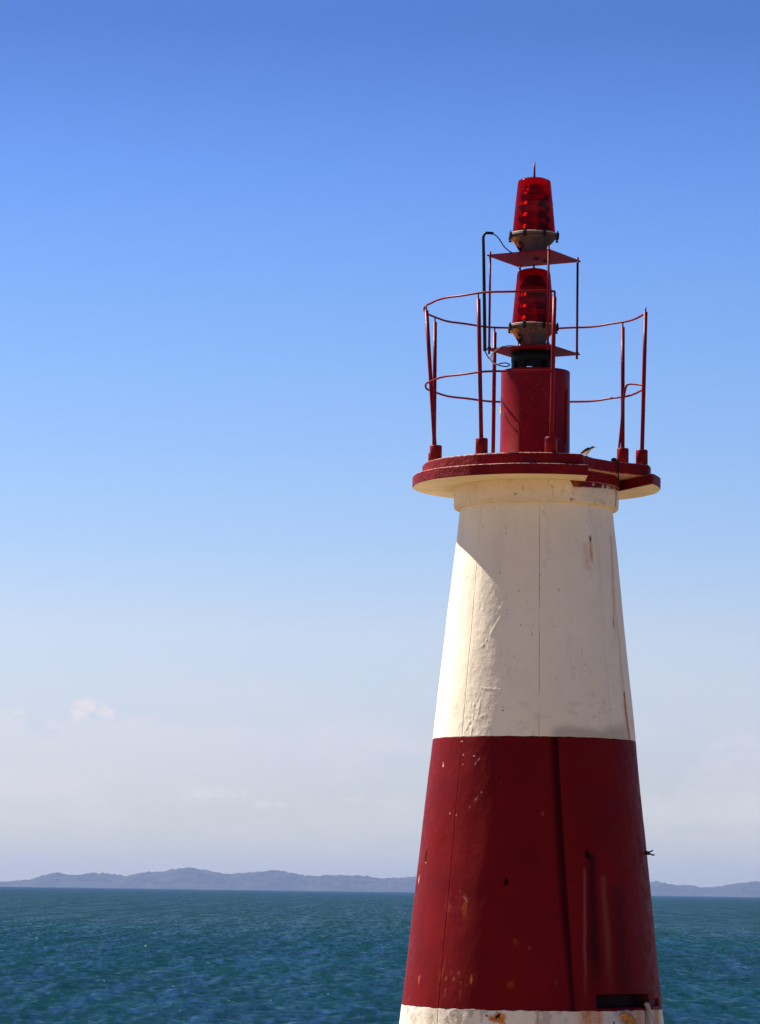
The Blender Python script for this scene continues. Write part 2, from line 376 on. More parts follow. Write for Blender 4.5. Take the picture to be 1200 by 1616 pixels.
# wave shading painted into colour and reflection, in patches and lanes of every size
g1 = m.rng(streaks(2.0, 0.55, 6), 0.34, 0.68, 0.0, 1.0, False); g2 = m.rng(streaks(0.75, 0.030, 5), 0.32, 0.70, 0.0, 1.0, False); g3 = m.rng(streaks(0.22, 0.0035, 5), 0.35, 0.68, 0.0, 1.0, False)
gs = m.math('ADD', m.math('ADD', m.math('MULTIPLY', g1, 0.50), m.math('MULTIPLY', g2, 0.35)), m.math('MULTIPLY', g3, 0.15))
wave_shade = m.math('POWER', m.rng(gs, 0.25, 0.75, 0.35, 1.60, False), 2.3)
wc = m.mix(m.rng(gs, 0.32, 0.66), m.mix(0.5, wc, (0.002, 0.020, 0.024)), wc)
glint = m.math('MULTIPLY', m.rng(m.noise(2.3, 3, 0.6, pos), 0.745, 0.765), m.rng(m.noise(0.11, 2, 0.5, pos), 0.42, 0.52))
wc = m.mix(glint, wc, (0.7, 0.75, 0.75))  # white specks in the water colour stand in for sun glints
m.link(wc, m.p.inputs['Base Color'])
mp = m.new('ShaderNodeMapping'); mp.inputs['Scale'].default_value = (1.25, 0.8, 1.0); m.link(pos, mp.inputs[0])
def slope(scale, detail, rough, amt):
    n = m.new('ShaderNodeTexNoise'); n.inputs['Scale'].default_value = scale; n.inputs['Detail'].default_value = detail; n.inputs['Roughness'].default_value = rough
    m.link(mp.outputs[0], n.inputs[0])
    v = m.new('ShaderNodeVectorMath', operation='SUBTRACT'); m.link(n.outputs[1], v.inputs[0]); v.inputs[1].default_value = (0.5, 0.5, 0.5)
    w = m.new('ShaderNodeVectorMath', operation='MULTIPLY'); m.link(v.outputs[0], w.inputs[0]); w.inputs[1].default_value = (amt, amt, 0.0)
    return w.outputs[0]
v1 = m.new('ShaderNodeVectorMath', operation='ADD'); m.link(slope(1.5, 6, 0.68, 2.1), v1.inputs[0]); m.link(geo.outputs['Normal'], v1.inputs[1])
v2 = m.new('ShaderNodeVectorMath', operation='ADD'); m.link(slope(0.14, 3, 0.5, 0.5), v2.inputs[0]); m.link(v1.outputs[0], v2.inputs[1])
v3 = m.new('ShaderNodeVectorMath', operation='NORMALIZE'); m.link(v2.outputs[0], v3.inputs[0])
m.p.inputs['Specular IOR Level'].default_value = 0.0; m.p.inputs['Roughness'].default_value = 1.0
gl = m.new('ShaderNodeBsdfGlossy'); gl.inputs['Roughness'].default_value = 0.12; gl.inputs['Color'].default_value = (0.66, 0.86, 1.0, 1); m.link(v3.outputs[0], gl.inputs['Normal'])
fr = m.new('ShaderNodeFresnel'); fr.inputs['IOR'].default_value = 1.333; m.link(v3.outputs[0], fr.inputs['Normal'])
fac = m.math('MULTIPLY', m.rng(fr.outputs[0], 0.02, 0.40, 0.05, 0.115, False), wave_shade)
ms = m.new('ShaderNodeMixShader'); m.link(fac, ms.inputs[0]); m.link(m.p.outputs[0], ms.inputs[1]); m.link(gl.outputs[0], ms.inputs[2])
m.link(ms.outputs[0], m.n['Material Output'].inputs['Surface'])
WATER = m.m

m = NT('hill_scrub')
c = m.mix(m.rng(m.noise(0.012, 6, 0.6), 0.4, 0.65), (0.016, 0.026, 0.022), (0.038, 0.044, 0.036))
m.link(c, m.p.inputs['Base Color']); m.p.inputs['Roughness'].default_value = 1.0; HILL = m.m
m = NT('quay_concrete')
c = m.mix(m.rng(m.noise(0.7, 6, 0.6), 0.35, 0.7), (0.29, 0.215, 0.12), (0.25, 0.18, 0.10))
m.link(c, m.p.inputs['Base Color']); m.p.inputs['Roughness'].default_value = 0.9; m.bump(m.noise(8, 6), 0.5, 0.02); QUAY = m.m

# ---------------------------------------------------------------- sea
def build_sea():
    # bearings: fine towards the open bay ahead, coarse elsewhere
    a_f = np.arange(R(-8.75), R(8.75) + 1e-6, R(0.07))
    a_b = np.arange(R(8.75) + R(3), 2 * math.pi - R(8.75) - R(1), R(3.2))
    ang = np.concatenate([a_f, a_b])
    rs = [2.0]
    while rs[-1] < 12900:
        r = rs[-1]
        if r < 95: st = r * 0.15
        elif r < 260: st = 0.34
        else: st = 0.34 + (r - 260) * 0.0048
        rs.append(r + min(st, 400))
    r = np.array(rs)
    A, Rr = np.meshgrid(ang, r)
    X = Rr * np.sin(A); Y = Rr * np.cos(A)
    cell = np.maximum(np.gradient(r)[:, None] * np.ones_like(A), Rr * R(0.07))
    Z = np.zeros_like(X)
    g = np.random.default_rng(5)
    for i in range(64):
        L = 0.8 * (5 / 0.8) ** g.random()          # wavelength
        th = R(200) + g.normal() * R(38)            # chop running towards the quay
        k = 2 * math.pi / L
        amp = L * 0.0062 * (1.15 if L < 3 else 0.65)
        env = sstep(2.2, 4.0, L / cell)
        if env.max() <= 0: continue
        ph = k * (X * math.sin(th) + Y * math.cos(th)) + g.random() * 6.283
        w = 0.55 + 0.9 * fbm(X / (L * 6) + 40, Y / (L * 6) + 40, 300 + i, 2)
        s = np.sin(ph)
        Z += amp * env * w * (s + 0.28 * np.cos(2 * ph))
    P = np.stack([X, Y, Z], -1)
    far = sstep(75, 100, Rr); P[..., 2] = Z * far
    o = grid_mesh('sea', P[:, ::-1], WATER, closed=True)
    tag(o, kind='structure')
build_sea()

# ---------------------------------------------------------------- hills across the bay
def build_hills():
    prof = [(-1500, 6), (-700, 5), (-604, 8), (-567, 12), (-531, 24), (-496, 19), (-471, 23), (-440, 23), (-410, 19), (-380, 26), (-358, 26), (-322, 33),
            (-300, 34.5), (-270, 29), (-240, 25), (-215, 27.5), (-193, 29.5), (-165, 32), (-144, 30), (-122, 25), (-94, 23), (-72, 25.5), (-39, 26), (-17, 25),
            (5, 21.5), (54, 24), (110, 27), (180, 24), (260, 30), (330, 27), (400, 27), (423, 24), (435, 22), (448, 20.5), (463, 24), (474, 20.5), (490, 17.5), (518, 17),
            (541, 13.5), (565, 16), (585, 19.5), (600, 23), (640, 26), (700, 20), (1500, 12)]
    px = np.array([p[0] for p in prof], float) * 2.243; ph = np.array([p[1] for p in prof], float) * 2.243
    xs = np.arange(-2800, 2800, 7.0)
    hh = np.interp(xs, px, ph)
    ker = np.hanning(9); ker /= ker.sum(); hh = np.convolve(hh, ker, 'same')
    hh = hh * (12600 / 12000)
    ts = np.linspace(0, 1, 26)
    X, T = np.meshgrid(xs, ts)
    cross = np.interp(T, [0, 0.04, 0.3, 0.55, 1.0], [-0.05, 0.06, 0.62, 1.0, 0.0])
    n = fbm(X / 90 + 50, T * 6 + 3, 61, 5)
    Zz = hh[None] * cross * (1 + 0.35 * (n - 0.5) * (1 - cross))
    trees = (fbm(X / 16 + 9, T * 40, 67, 2) - 0.5) * 9.0 + (vnoise(X / 7.0, T * 60, 71) - 0.5) * 5.0
    Zz = Zz + trees * sstep(0.02, 0.2, T) * sstep(6, 25, hh)[None]
    Yy = 12000 + T * 1100 + 60 * np.sin(X / 300)
    o = grid_mesh('hills', np.stack([X, Yy, Zz], -1), HILL)
    tag(o, kind='structure')
build_hills()

# ---------------------------------------------------------------- quay (the stone quay the tower and the photographer stand on)
QZ = 2.3
q = MB()
q.prism([(-32, -40), (22, -40), (22, 30), (12, 44), (-9, 44), (-32, 26)], -3.0, QZ)
quay = bevel(q.build('quay', QUAY), 0.08); tag(quay, kind='structure')

# ---------------------------------------------------------------- lighthouse
TX, TY = 1.653, 35.67
lh = bpy.data.objects.new('lighthouse', None); scene.collection.objects.link(lh)
lh.location = (TX, TY, QZ)
tag(lh, 'small red and white banded concrete lighthouse with two red lanterns above a railed platform', 'lighthouse')
def L(z): return z - QZ                       # heights below are above sea level; parts live in the tower's own frame
def pol(th, r, z):                            # bearing th (deg) from the seaward-camera side, radius, height above sea
    return (r * math.sin(R(th)), -r * math.cos(R(th)), L(z))
def shaft_r(z): return 1.066 + 0.106 * (6.087 - z)
Z_TOP, Z_B1, Z_B2 = 8.53, 6.087, 3.326
SEAMS = [-180, -135, -91, -46.5, 0.0, 46, 91, 135, 180]

def blob(th, z, t0, z0, rt, rz, r, seed, edge=0.5):
    """irregular patch; rt, rz in metres"""
    u = (th - t0) * R(1) * r; v = z - z0
    d = np.sqrt((u / rt) ** 2 + (v / rz) ** 2) + edge * (fbm(u / min(rt, rz) * 1.5 + 31, v / min(rt, rz) * 1.5 + 57, seed, 4) - 0.5) * 4
    return sstep(1.15, 0.75, d)
def drip(th, z, t0, z0, t1, z1, w0, w1, r, seed):
    """run-off streak from z0 down to z1, widening w0 -> w1"""
    s = (z0 - z) / (z0 - z1); tc = t0 + (t1 - t0) * s
    wob = (fbm(z * 6 + seed, z * 0 + 3.3, seed, 3) - 0.5) * 0.03
    u = np.abs((th - tc) * R(1) * r + wob); w = w0 + (w1 - w0) * np.clip(s, 0, 1)
    br = fbm(th * 1.4 + seed, z * 3.5 + 11, seed + 1, 3)
    return np.exp(-(u / w) ** 2) * sstep(0, 0.03, s) * sstep(1.0, 0.55, s) * np.clip(0.55 + 1.0 * br, 0, 1)

def panel(band, parent, mat, ta, tb, z0, z1, seed):
    front = (tb > -110 and ta < 105)
    dt = (0.2 if band == 'red' and 0 <= ta < 40 else 0.42) if front else 3.0; dz = 0.0085 if front else 0.12
    g = 0.0
    t = np.concatenate([[ta, ta + 0.05], np.linspace(ta + g + 0.13, tb - g - 0.13, max(3, int((tb - ta) / dt))), [tb - 0.05, tb]])
    z = np.concatenate([[z0 + 0.0015] * 2, np.linspace(z0 + 0.006, z1 - 0.006, max(3, int((z1 - z0) / dz))), [z1 - 0.0015] * 2])
    th, zz = np.meshgrid(t, z)
    r = shaft_r(zz)
    u = th * R(1) * 1.2
    A = {k: np.zeros_like(th) for k in ('rust', 'chip', 'dirt_shade', 'corrosion_shade')}
    d = (fbm(u * 1.6 + 9, zz * 1.1 + 4, 21, 3) - 0.5) * 0.020 + (fbm(u * 9 + 3, zz * 7, 25, 4) - 0.5) * 0.0045
    mx = lambda k, v: np.maximum(A[k], v, out=A[k])
    if band == 'white':
        # plaster lumps and scrapes along the left seam
        lump = sstep(0.55, 0.72, fbm(u * 24, zz * 17, 33, 4)) * np.exp(-((th + 41) / 11.0) ** 2) * (0.35 + sstep(6.75, 6.2, zz))
        d += 0.0024 * lump
        for (a0, b0, a1, b1) in ((-31, 7.16, -23, 7.38), (-37, 7.02, -28, 7.20), (-35, 6.58, -23, 6.57), (-42, 6.30, -34, 6.24), (-26, 7.40, -15, 7.72)):
            s = np.clip(((th - a0) * (a1 - a0) * 3e-4 + (zz - b0) * (b1 - b0)) / ((a1 - a0) ** 2 * 3e-4 + (b1 - b0) ** 2), 0, 1)
            dist = np.hypot((th - a0 - s * (a1 - a0)) * 0.0185, zz - b0 - s * (b1 - b0))
            ln = np.exp(-(dist / 0.011) ** 2) * sstep(0.38, 0.6, fbm(u * 22 + 1, zz * 18, 39, 2)); d += 0.003 * ln; mx('dirt_shade', ln * 0.16)
        # rust marks
        mx('corrosion_shade', blob(th, zz, 39.3, 8.165, 0.014, 0.026, r, 41)); mx('rust', 0.75 * drip(th, zz, 39.3, 8.19, 39.0, 7.85, 0.018, 0.032, r, 43))
        mx('rust', 0.30 * drip(th, zz, 35, 8.12, 34, 7.75, 0.05, 0.05, r, 143))
        mx('rust', 0.5 * drip(th, zz, 66.5, 8.25, 57.8, 6.95, 0.030, 0.045, r, 47))
        mx('rust', 0.35 * drip(th, zz, 64.0, 7.4, 63, 6.3, 0.020, 0.045, r, 48))
        mx('corrosion_shade', blob(th, zz, 58.2, 7.30, 0.008, 0.045, r, 45))
        mx('rust', 0.95 * drip(th, zz, 64.0, 6.60, 66.0, 5.8, 0.026, 0.060, r, 49)); mx('corrosion_shade', blob(th, zz, 64.6, 6.555, 0.013, 0.05, r, 51))
        mx('corrosion_shade', 0.8 * drip(th, zz, 64.8, 6.55, 66.0, 6.1, 0.007, 0.010, r, 52))
        mx('dirt_shade', 0.62 * sstep(6.25, 6.12, zz + 0.14 * (fbm(u * 3, zz * 4, 53, 3) - 0.5)) * sstep(8, 16, th + 5) * sstep(66, 58, th))
        mx('dirt_shade', 0.18 * sstep(0.64, 0.78, fbm(u * 5, zz * 14, 55, 4)) * sstep(6.7, 6.4, zz))
        mx('dirt_shade', 0.16 * sstep(0.74, 0.80, fbm(u * 14 + 77, zz * 13, 57, 3)))
        mx('corrosion_shade', blob(th, zz, -20.7, 6.35, 0.008, 0.011, r, 59))
        for k in range(46):
            q_ = np.random.default_rng(900 + k); mx('dirt_shade', 0.6 * blob(th, zz, q_.uniform(-75, 80), q_.uniform(6.1, 8.5), q_.uniform(.004, .010), q_.uniform(.005, .018), r, 700 + k))
    elif band == 'red':
        # sagging joint line running down the front: surface falls away towards it, then steps back out
        tf = 10.2 + (6.051 - zz) * (15.9 - 10.2) / 2.69
        e = th - tf
        wid = 6.5 * (1 - 0.45 * sstep(5.0, 3.4, zz))
        dep = 0.052 * (1 - 0.55 * sstep(4.6, 3.35, zz))
        d -= dep * sstep(-wid, -0.2, e) * sstep(0.55, 0.05, e)
        mx('dirt_shade', 0.85 * sstep(-wid * 0.8, -0.3, e) * sstep(0.5, 0.1, e))  # painted shade deepens the dark fall towards the joint line
        # scars, chips and a rusty fixing hole with its run-off
        for (a, b, w_, h_) in ((-46.7, 6.038, .016, .006), (-61.3, 5.805, .006, .020), (-61.0, 5.79, .010, .010), (-37.2, 5.885, .012, .004), (-44.2, 5.80, .007, .006), (-44.5, 5.90, .005, .008),
                               (-30.9, 5.514, .006, .005), (-78.7, 4.62, .010, .045), (-46, 5.28, .006, .005), (-50.5, 5.30, .008, .005), (-39, 4.78, .005, .004), (-69.9, 4.80, .008, .008), (-20, 5.60, .007, .012),
                               (8, 3.61, .010, .03), (2, 5.3, .018, .022), (-4, 3.95, .02, .02)):
            mx('chip', (0.95 if a < -25 else 0.07) * blob(th, zz, a, b, w_, h_, r, int(1000 + a * 3)))
        for (a0, b0, a1, b1, am) in ((-38, 5.35, -31, 5.515, .5), (-36, 5.80, -33.5, 5.86, .5), (-40, 4.52, -35, 4.40, .25)):
            s = np.clip(((th - a0) * (a1 - a0) * 3e-4 + (zz - b0) * (b1 - b0)) / ((a1 - a0) ** 2 * 3e-4 + (b1 - b0) ** 2), 0, 1)
            dist = np.hypot((th - a0 - s * (a1 - a0)) * 0.0185, zz - b0 - s * (b1 - b0))
            mx('chip', am * np.exp(-(dist / 0.006) ** 2) * sstep(0.42, 0.6, fbm(u * 25 + 1, zz * 20, 83, 2)))
        mx('rust', 0.33 * sstep(0.58, 0.66, fbm(u * 34 + 5, zz * 16, 91, 4)) * np.exp(-((th + 40) / 6.5) ** 2) * np.exp(-((zz - 3.62) / 0.16) ** 2))
        mx('rust', 0.33 * sstep(0.58, 0.68, fbm(u * 16 + 5, zz * 12, 93, 4)) * np.exp(-((th + 40) / 6) ** 2) * np.exp(-((zz - 4.35) / 0.10) ** 2))
        for (a, b, w_, h_) in ((-62.5, 3.60, .012, .05), (-30, 3.62, .012, .04), (-12, 3.58, .045, .035), (-10, 4.0, .03, .03)):
            mx('rust', (0.6 if a < -20 else 0.13) * blob(th, zz, a, b, w_, h_, r, int(1200 + a)))
        hb = blob(th, zz, -15.44, 4.605, 0.018, 0.036, r, 95, 0.3); d -= 0.03 * hb; mx('corrosion_shade', hb)
        hb = blob(th, zz, -70.1, 4.856, 0.020, 0.062, r, 97, 0.35); d -= 0.030 * hb; mx('rust', hb); mx('corrosion_shade', blob(th, zz, -69.0, 4.845, 0.011, 0.045, r, 98, 0.3))
        hb = blob(th, zz, 24.8, 4.905, 0.030, 0.04, r, 99, 0.4); d -= 0.028 * hb; mx('corrosion_shade', hb)
        mx('dirt_shade', 0.9 * drip(th, zz, 27.0, 4.93, 26.0, 3.25, 0.045, 0.085, r, 101))
        mx('chip', 0.08 * drip(th, zz, 22.8, 4.78, 20.8, 3.30, 0.012, 0.020, r, 103))
        mx('chip', 0.05 * drip(th, zz, 33.0, 4.70, 34.0, 3.40, 0.03, 0.05, r, 105))
        mx('dirt_shade', 0.5 * drip(th, zz, 42, 4.6, 42, 3.2, 0.10, 0.12, r, 107))
        # rectangular pockets low on the seaward side, their inner shade painted in black
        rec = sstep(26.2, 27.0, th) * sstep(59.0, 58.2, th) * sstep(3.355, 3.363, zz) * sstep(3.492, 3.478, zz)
        d -= 0.12 * rec; mx('corrosion_shade', 1.0 * rec); mx('corrosion_shade', 0.8 * sstep(25, 27, th) * sstep(61, 58, th) * sstep(3.36, 3.37, zz) * sstep(3.53, 3.46, zz))
        rec2 = sstep(62.5, 63.3, th) * sstep(73, 72, th) * sstep(3.36, 3.368, zz) * sstep(3.44, 3.43, zz); d -= 0.03 * rec2; mx('corrosion_shade', 0.7 * rec2)
    else:
        d += (fbm(u * 7, zz * 6, 111, 4) - 0.5) * 0.012
        mx('dirt_shade', 0.75 * sstep(0.52, 0.66, fbm(u * 18, zz * 14, 113, 4)) * np.exp(-((th + 38) / 16) ** 2))
        mx('dirt_shade', 0.45 * sstep(0.56, 0.70, fbm(u * 12 + 40, zz * 9, 114, 4)))
        mx('rust', 0.95 * drip(th, zz, -71.5, 3.33, -73.0, 2.4, 0.010, 0.022, r, 115))
        mx('rust', 0.95 * blob(th, zz, -17.3, 3.235, 0.085, 0.055, r, 117, 0.6)); mx('corrosion_shade', blob(th, zz, -17.0, 3.262, 0.030, 0.035, r, 118, 0.5)); mx('corrosion_shade', blob(th, zz, -22.0, 3.272, 0.018, 0.012, r, 119, 0.5))
        mx('rust', 0.62 * sstep(18.5, 20, th + 2 * (fbm(zz * 20, zz * 0, 5, 2) - .5)) * sstep(30, 28, th) * (0.5 + fbm(u * 20, zz * 3, 6, 3)) * sstep(2.6, 3.1, zz)); mx('rust', 0.40 * sstep(40, 46, th) * sstep(56, 52, th) * (0.4 + fbm(u * 14, zz * 3, 8, 3)))
        mx('rust', 0.80 * drip(th, zz, 21.5, 3.40, 21.0, 2.2, 0.10, 0.12, r, 121)); mx('rust', 0.85 * drip(th, zz, 27.0, 3.42, 27.0, 2.2, 0.04, 0.05, r, 123))
        mx('rust', 0.65 * drip(th, zz, 50.0, 3.42, 50.0, 2.2, 0.11, 0.12, r, 125)); mx('rust', 0.8 * drip(th, zz, 66.5, 3.42, 68.0, 2.2, 0.10, 0.12, r, 127))
        mx('corrosion_shade', 0.9 * drip(th, zz, 55.3, 3.40, 56.0, 2.6, 0.010, 0.016, r, 129)); mx('corrosion_shade', 0.9 * blob(th, zz, 34.5, 3.18, .012, .05, r, 130)); mx('corrosion_shade', 0.9 * blob(th, zz, 47.5, 3.17, .012, .06, r, 131))
    Rd = r + d
    zc = zz[:, 0]
    def joint(t_):
        k = sstep(0.36, 0.55, fbm(zc * 2.2 + t_, zc * 0 + 7, 171, 3)) * 0.8 + 0.2
        return 0.014 * k * ((0.10 if band == 'red' else 0.8) if abs(t_) < 1 else 1.0)
    for t_, c0, c1 in ((ta, 0, 1), (tb, -1, -2)):
        j = joint(t_); Rd[:, c0] -= j; Rd[:, c1] -= j * 0.85
        mx_ = np.minimum(1, j / 0.011) * (0.8 if abs(t_) > 1 or band != 'red' else 0.0)
        A['dirt_shade'][:, c0] = np.maximum(A['dirt_shade'][:, c0], mx_); A['dirt_shade'][:, c1] = np.maximum(A['dirt_shade'][:, c1], mx_)
    Rd[0, :] -= 0.012; Rd[-1, :] -= 0.012
    if band == 'base':     # red paint runs a little over the joint
        A['chip'] *= 0
    for zb, am in ((Z_B1, 0.010), (Z_B2, 0.026)):
        zz = zz + am * (fbm(th / 3.5 + 60, th * 0 + zb, 181, 4) - 0.5) * np.exp(-((zz - zb) / 0.04) ** 2)
    P = np.stack([Rd * np.sin(R(1) * th), -Rd * np.cos(R(1) * th), zz - QZ], -1)
    return grid_mesh('wall_panel', P, mat, parent, attrs=A)

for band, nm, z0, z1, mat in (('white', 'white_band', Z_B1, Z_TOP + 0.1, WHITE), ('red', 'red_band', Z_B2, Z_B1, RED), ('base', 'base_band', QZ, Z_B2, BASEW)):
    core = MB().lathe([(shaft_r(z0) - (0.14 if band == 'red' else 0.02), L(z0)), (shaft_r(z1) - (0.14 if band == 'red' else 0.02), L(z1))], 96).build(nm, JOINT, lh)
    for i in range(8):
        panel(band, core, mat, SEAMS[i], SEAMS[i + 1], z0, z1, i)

# collar under the platform
th = np.linspace(-180, 180, 900, endpoint=False)
prof = [(0.80, 8.525), (0.858, 8.527), (0.868, 8.535), (0.873, 8.555)] + [(0.873, 8.555 + (8.752 - 8.555) * k / 22) for k in range(1, 23)]
TT, II = np.meshgrid(th, np.arange(len(prof)))
rr = np.array([p[0] for p in prof])[:, None] * np.ones_like(TT); zz = np.array([p[1] for p in prof])[:, None] * np.ones_like(TT)
rr = rr + (fbm((TT + 180) / 12, zz * 9, 151, 4) - 0.5) * 0.012
zz = zz + (fbm((TT + 180) / 6, zz * 0, 153, 3) - 0.5) * 0.008 * (II < 4)
edge = 8.684 + (8.742 - 8.684) * (TT - 26) / 74
redp = sstep(-0.004, 0.004, zz - edge + 0.012 * (fbm(TT / 2.2 + 90, zz * 2, 155, 3) - 0.5)) * sstep(23.2, 24.2, TT + (zz - 8.68) * 40) * sstep(103, 101, TT)
drips = np.zeros_like(TT)
for a, w_, l_ in ((50, 1.1, .05), (56, 1.6, .055), (59, .8, .04), (64, .8, .05), (68, 1.0, .03), (40, .8, .02)):
    drips = np.maximum(drips, np.exp(-((TT - a) / w_) ** 2) * sstep(8.745 - l_ - .02, 8.745 - l_, zz) * sstep(8.748, 8.735, zz))
redp = redp * (1 - 0.8 * drips)
cr_ = np.clip(sstep(0.68, 0.76, fbm((TT + 180) / 3.0, zz * 9, 157, 4)) * 0.35 + 0.5 * sstep(8.57, 8.54, zz) * fbm((TT + 180) / 2.5, zz * 3, 158, 3), 0, 1)
rs_ = np.maximum(np.exp(-((TT - 70.5) / 1.8) ** 2) * sstep(8.50, 8.56, zz) * sstep(8.76, 8.70, zz), 0.35 * np.exp(-((TT - 25) / 2.5) ** 2) * sstep(8.6, 8.7, zz))
co_ = np.maximum(0.8 * np.exp(-((TT + 17) / 1.0) ** 2) * np.exp(-((zz - 8.60) / 0.012) ** 2), 0.8 * np.exp(-((TT - 22) / 1.6) ** 2) * np.exp(-((zz - 8.555) / 0.014) ** 2))
co_ = np.maximum(co_, 0.75 * np.exp(-((TT - 71.5) / 0.5) ** 2) * sstep(8.52, 8.56, zz))
P = np.stack([rr * np.sin(R(1) * TT), -rr * np.cos(R(1) * TT), zz - QZ], -1)
grid_mesh('collar', P, COLLAR, lh, closed=True, attrs={'dirt_shade': cr_, 'redpaint': redp, 'rust': rs_, 'corrosion_shade': co_})

# platform: two stacked slabs with a ladder notch on the right
def rim(r, a0, a1, n):
    out = []
    for k in range(n + 1):
        a = a0 + (a1 - a0) * k / n
        rr = r + 0.006 * (math.sin(a * 0.13) + math.sin(a * 0.31 + 1)) * 0.5
        out.append((rr * math.sin(R(a)), -rr * math.cos(R(a))))
    return out
low = rim(1.313, 64.0, 381.1, 150) + [(0.474, -0.735)] + rim(0.880, 34.5, 99, 22)
mb = MB(); mb.prism(low, L(8.753), L(8.865)); plat = bevel(mb.build('platform', SLAB, lh), 0.016, 3)
upp = rim(1.21, 74.5, 380.3, 150) + [(0.45, -1.02), (0.56, -0.80), (0.80, -0.53), (0.99, -0.43)]
mb = MB(); mb.prism(upp, L(8.865), L(8.990)); bevel(mb.build('upper_tier', TIER, plat), 0.018, 3)
for o in (plat,):
    pass
mb = MB(); mb.tube([(0.825, -0.50, L(8.985)), (0.828, -0.56, L(9.01)), (0.830, -0.555, L(8.95)), (0.832, -0.50, L(8.86)), (0.840, -0.36, L(8.75))], 0.007, 6); mb.build('cable', RUBBER, plat)
mb = MB(); mb.lathe([(0.03, L(8.99)), (0.032, L(9.02)), (0.02, L(9.035))], 12, (0.79, -0.46)); mb.build('bolt', IRON, plat)

# pedestal drum
PC = (-0.020, 0.0)
mb = MB(); mb.lathe([(0.385, L(8.99)), (0.378, L(9.02)), (0.371, L(9.03)), (0.367, L(9.9)), (0.367, L(9.995)), (0.362, L(10.006)), (0.30, L(10.014))], 96, PC)
ped = mb.build('pedestal', REDMETAL, lh)
mb = MB(); mb.tube([(PC[0] + 0.372 * math.sin(R(60)), -0.372 * math.cos(R(60)), L(9.80)), (PC[0] + 0.378 * math.sin(R(60)), -0.378 * math.cos(R(60)), L(9.79)), (PC[0] + 0.378 * math.sin(R(57)), -0.378 * math.cos(R(57)), L(9.22))], 0.009, 8)
mb.build('conduit', REDMETAL, ped)
pts = []
for k in range(12):                           # loose cable over the drum's sunny side
    a = -62 + 30 * k / 11; pts.append((PC[0] + 0.377 * math.sin(R(a)), -0.377 * math.cos(R(a)), L(9.52 - 0.20 * (k / 11) ** 0.8)))
MB().tube([(PC[0] + 0.376 * math.sin(R(-85)), -0.376 * math.cos(R(-85)), L(9.60))] + pts, 0.004, 6).build('cable', RUBBER, ped)
MB().box((PC[0] - 0.365, -0.05, L(9.58)), (0.014, 0.05, 0.08), 0.2).build('bracket', CREAM, ped)
# neck: short black stub legs between drum and the lower shelf
NC = (-0.045, 0.0)
for a in (-75, -38, 8, 48, 92, 150, 215):
    mb = MB(); x, y = NC[0] + 0.205 * math.sin(R(a)), -0.205 * math.cos(R(a))
    mb.box((x, y, L(10.055)), (0.088, 0.05, 0.095), R(a)); mb.build('neck_leg', RUBBER, lh)
mb = MB(); mb.lathe([(0.225, L(10.10)), (0.235, L(10.105)), (0.235, L(10.213))], 32, NC); mb.build('neck_tube', RUBBER, lh)

# shelves and their four tie rods
SC = (-0.046, 0.0); HD = 0.528
def corner(k, f=1.0):
    a = R(15.5 + 90 * k)                     # bearing of the corners
    return (SC[0] + HD * f * math.sin(a), SC[1] - HD * f * math.cos(a))
for z in (10.222, 11.232):
    sq = [corner(k) for k in (0, 1, 2, 3)]
    mb = MB(); mb.prism(sq, L(z - 0.006), L(z + 0.006)); mb.build('shelf_plate', REDMETAL, lh)
    if z > 11:
        for bx, by in ((0.02, -0.02), (0.13, 0.1)): MB().lathe([(0.032, L(z - 0.018)), (0.032, L(z - 0.006))], 10, (SC[0] + bx, by)).build('bolt', IRON, lh)
for k in range(4):
    x, y = corner(k, 0.93)
    MB().tube([(x, y, L(10.17)), (x, y, L(11.275))], 0.0125, 8).build('tie_rod', REDMETAL, lh)
    MB().lathe([(0.02, L(10.228)), (0.02, L(10.246))], 6, (x, y), False).build('nut', IRON, lh)

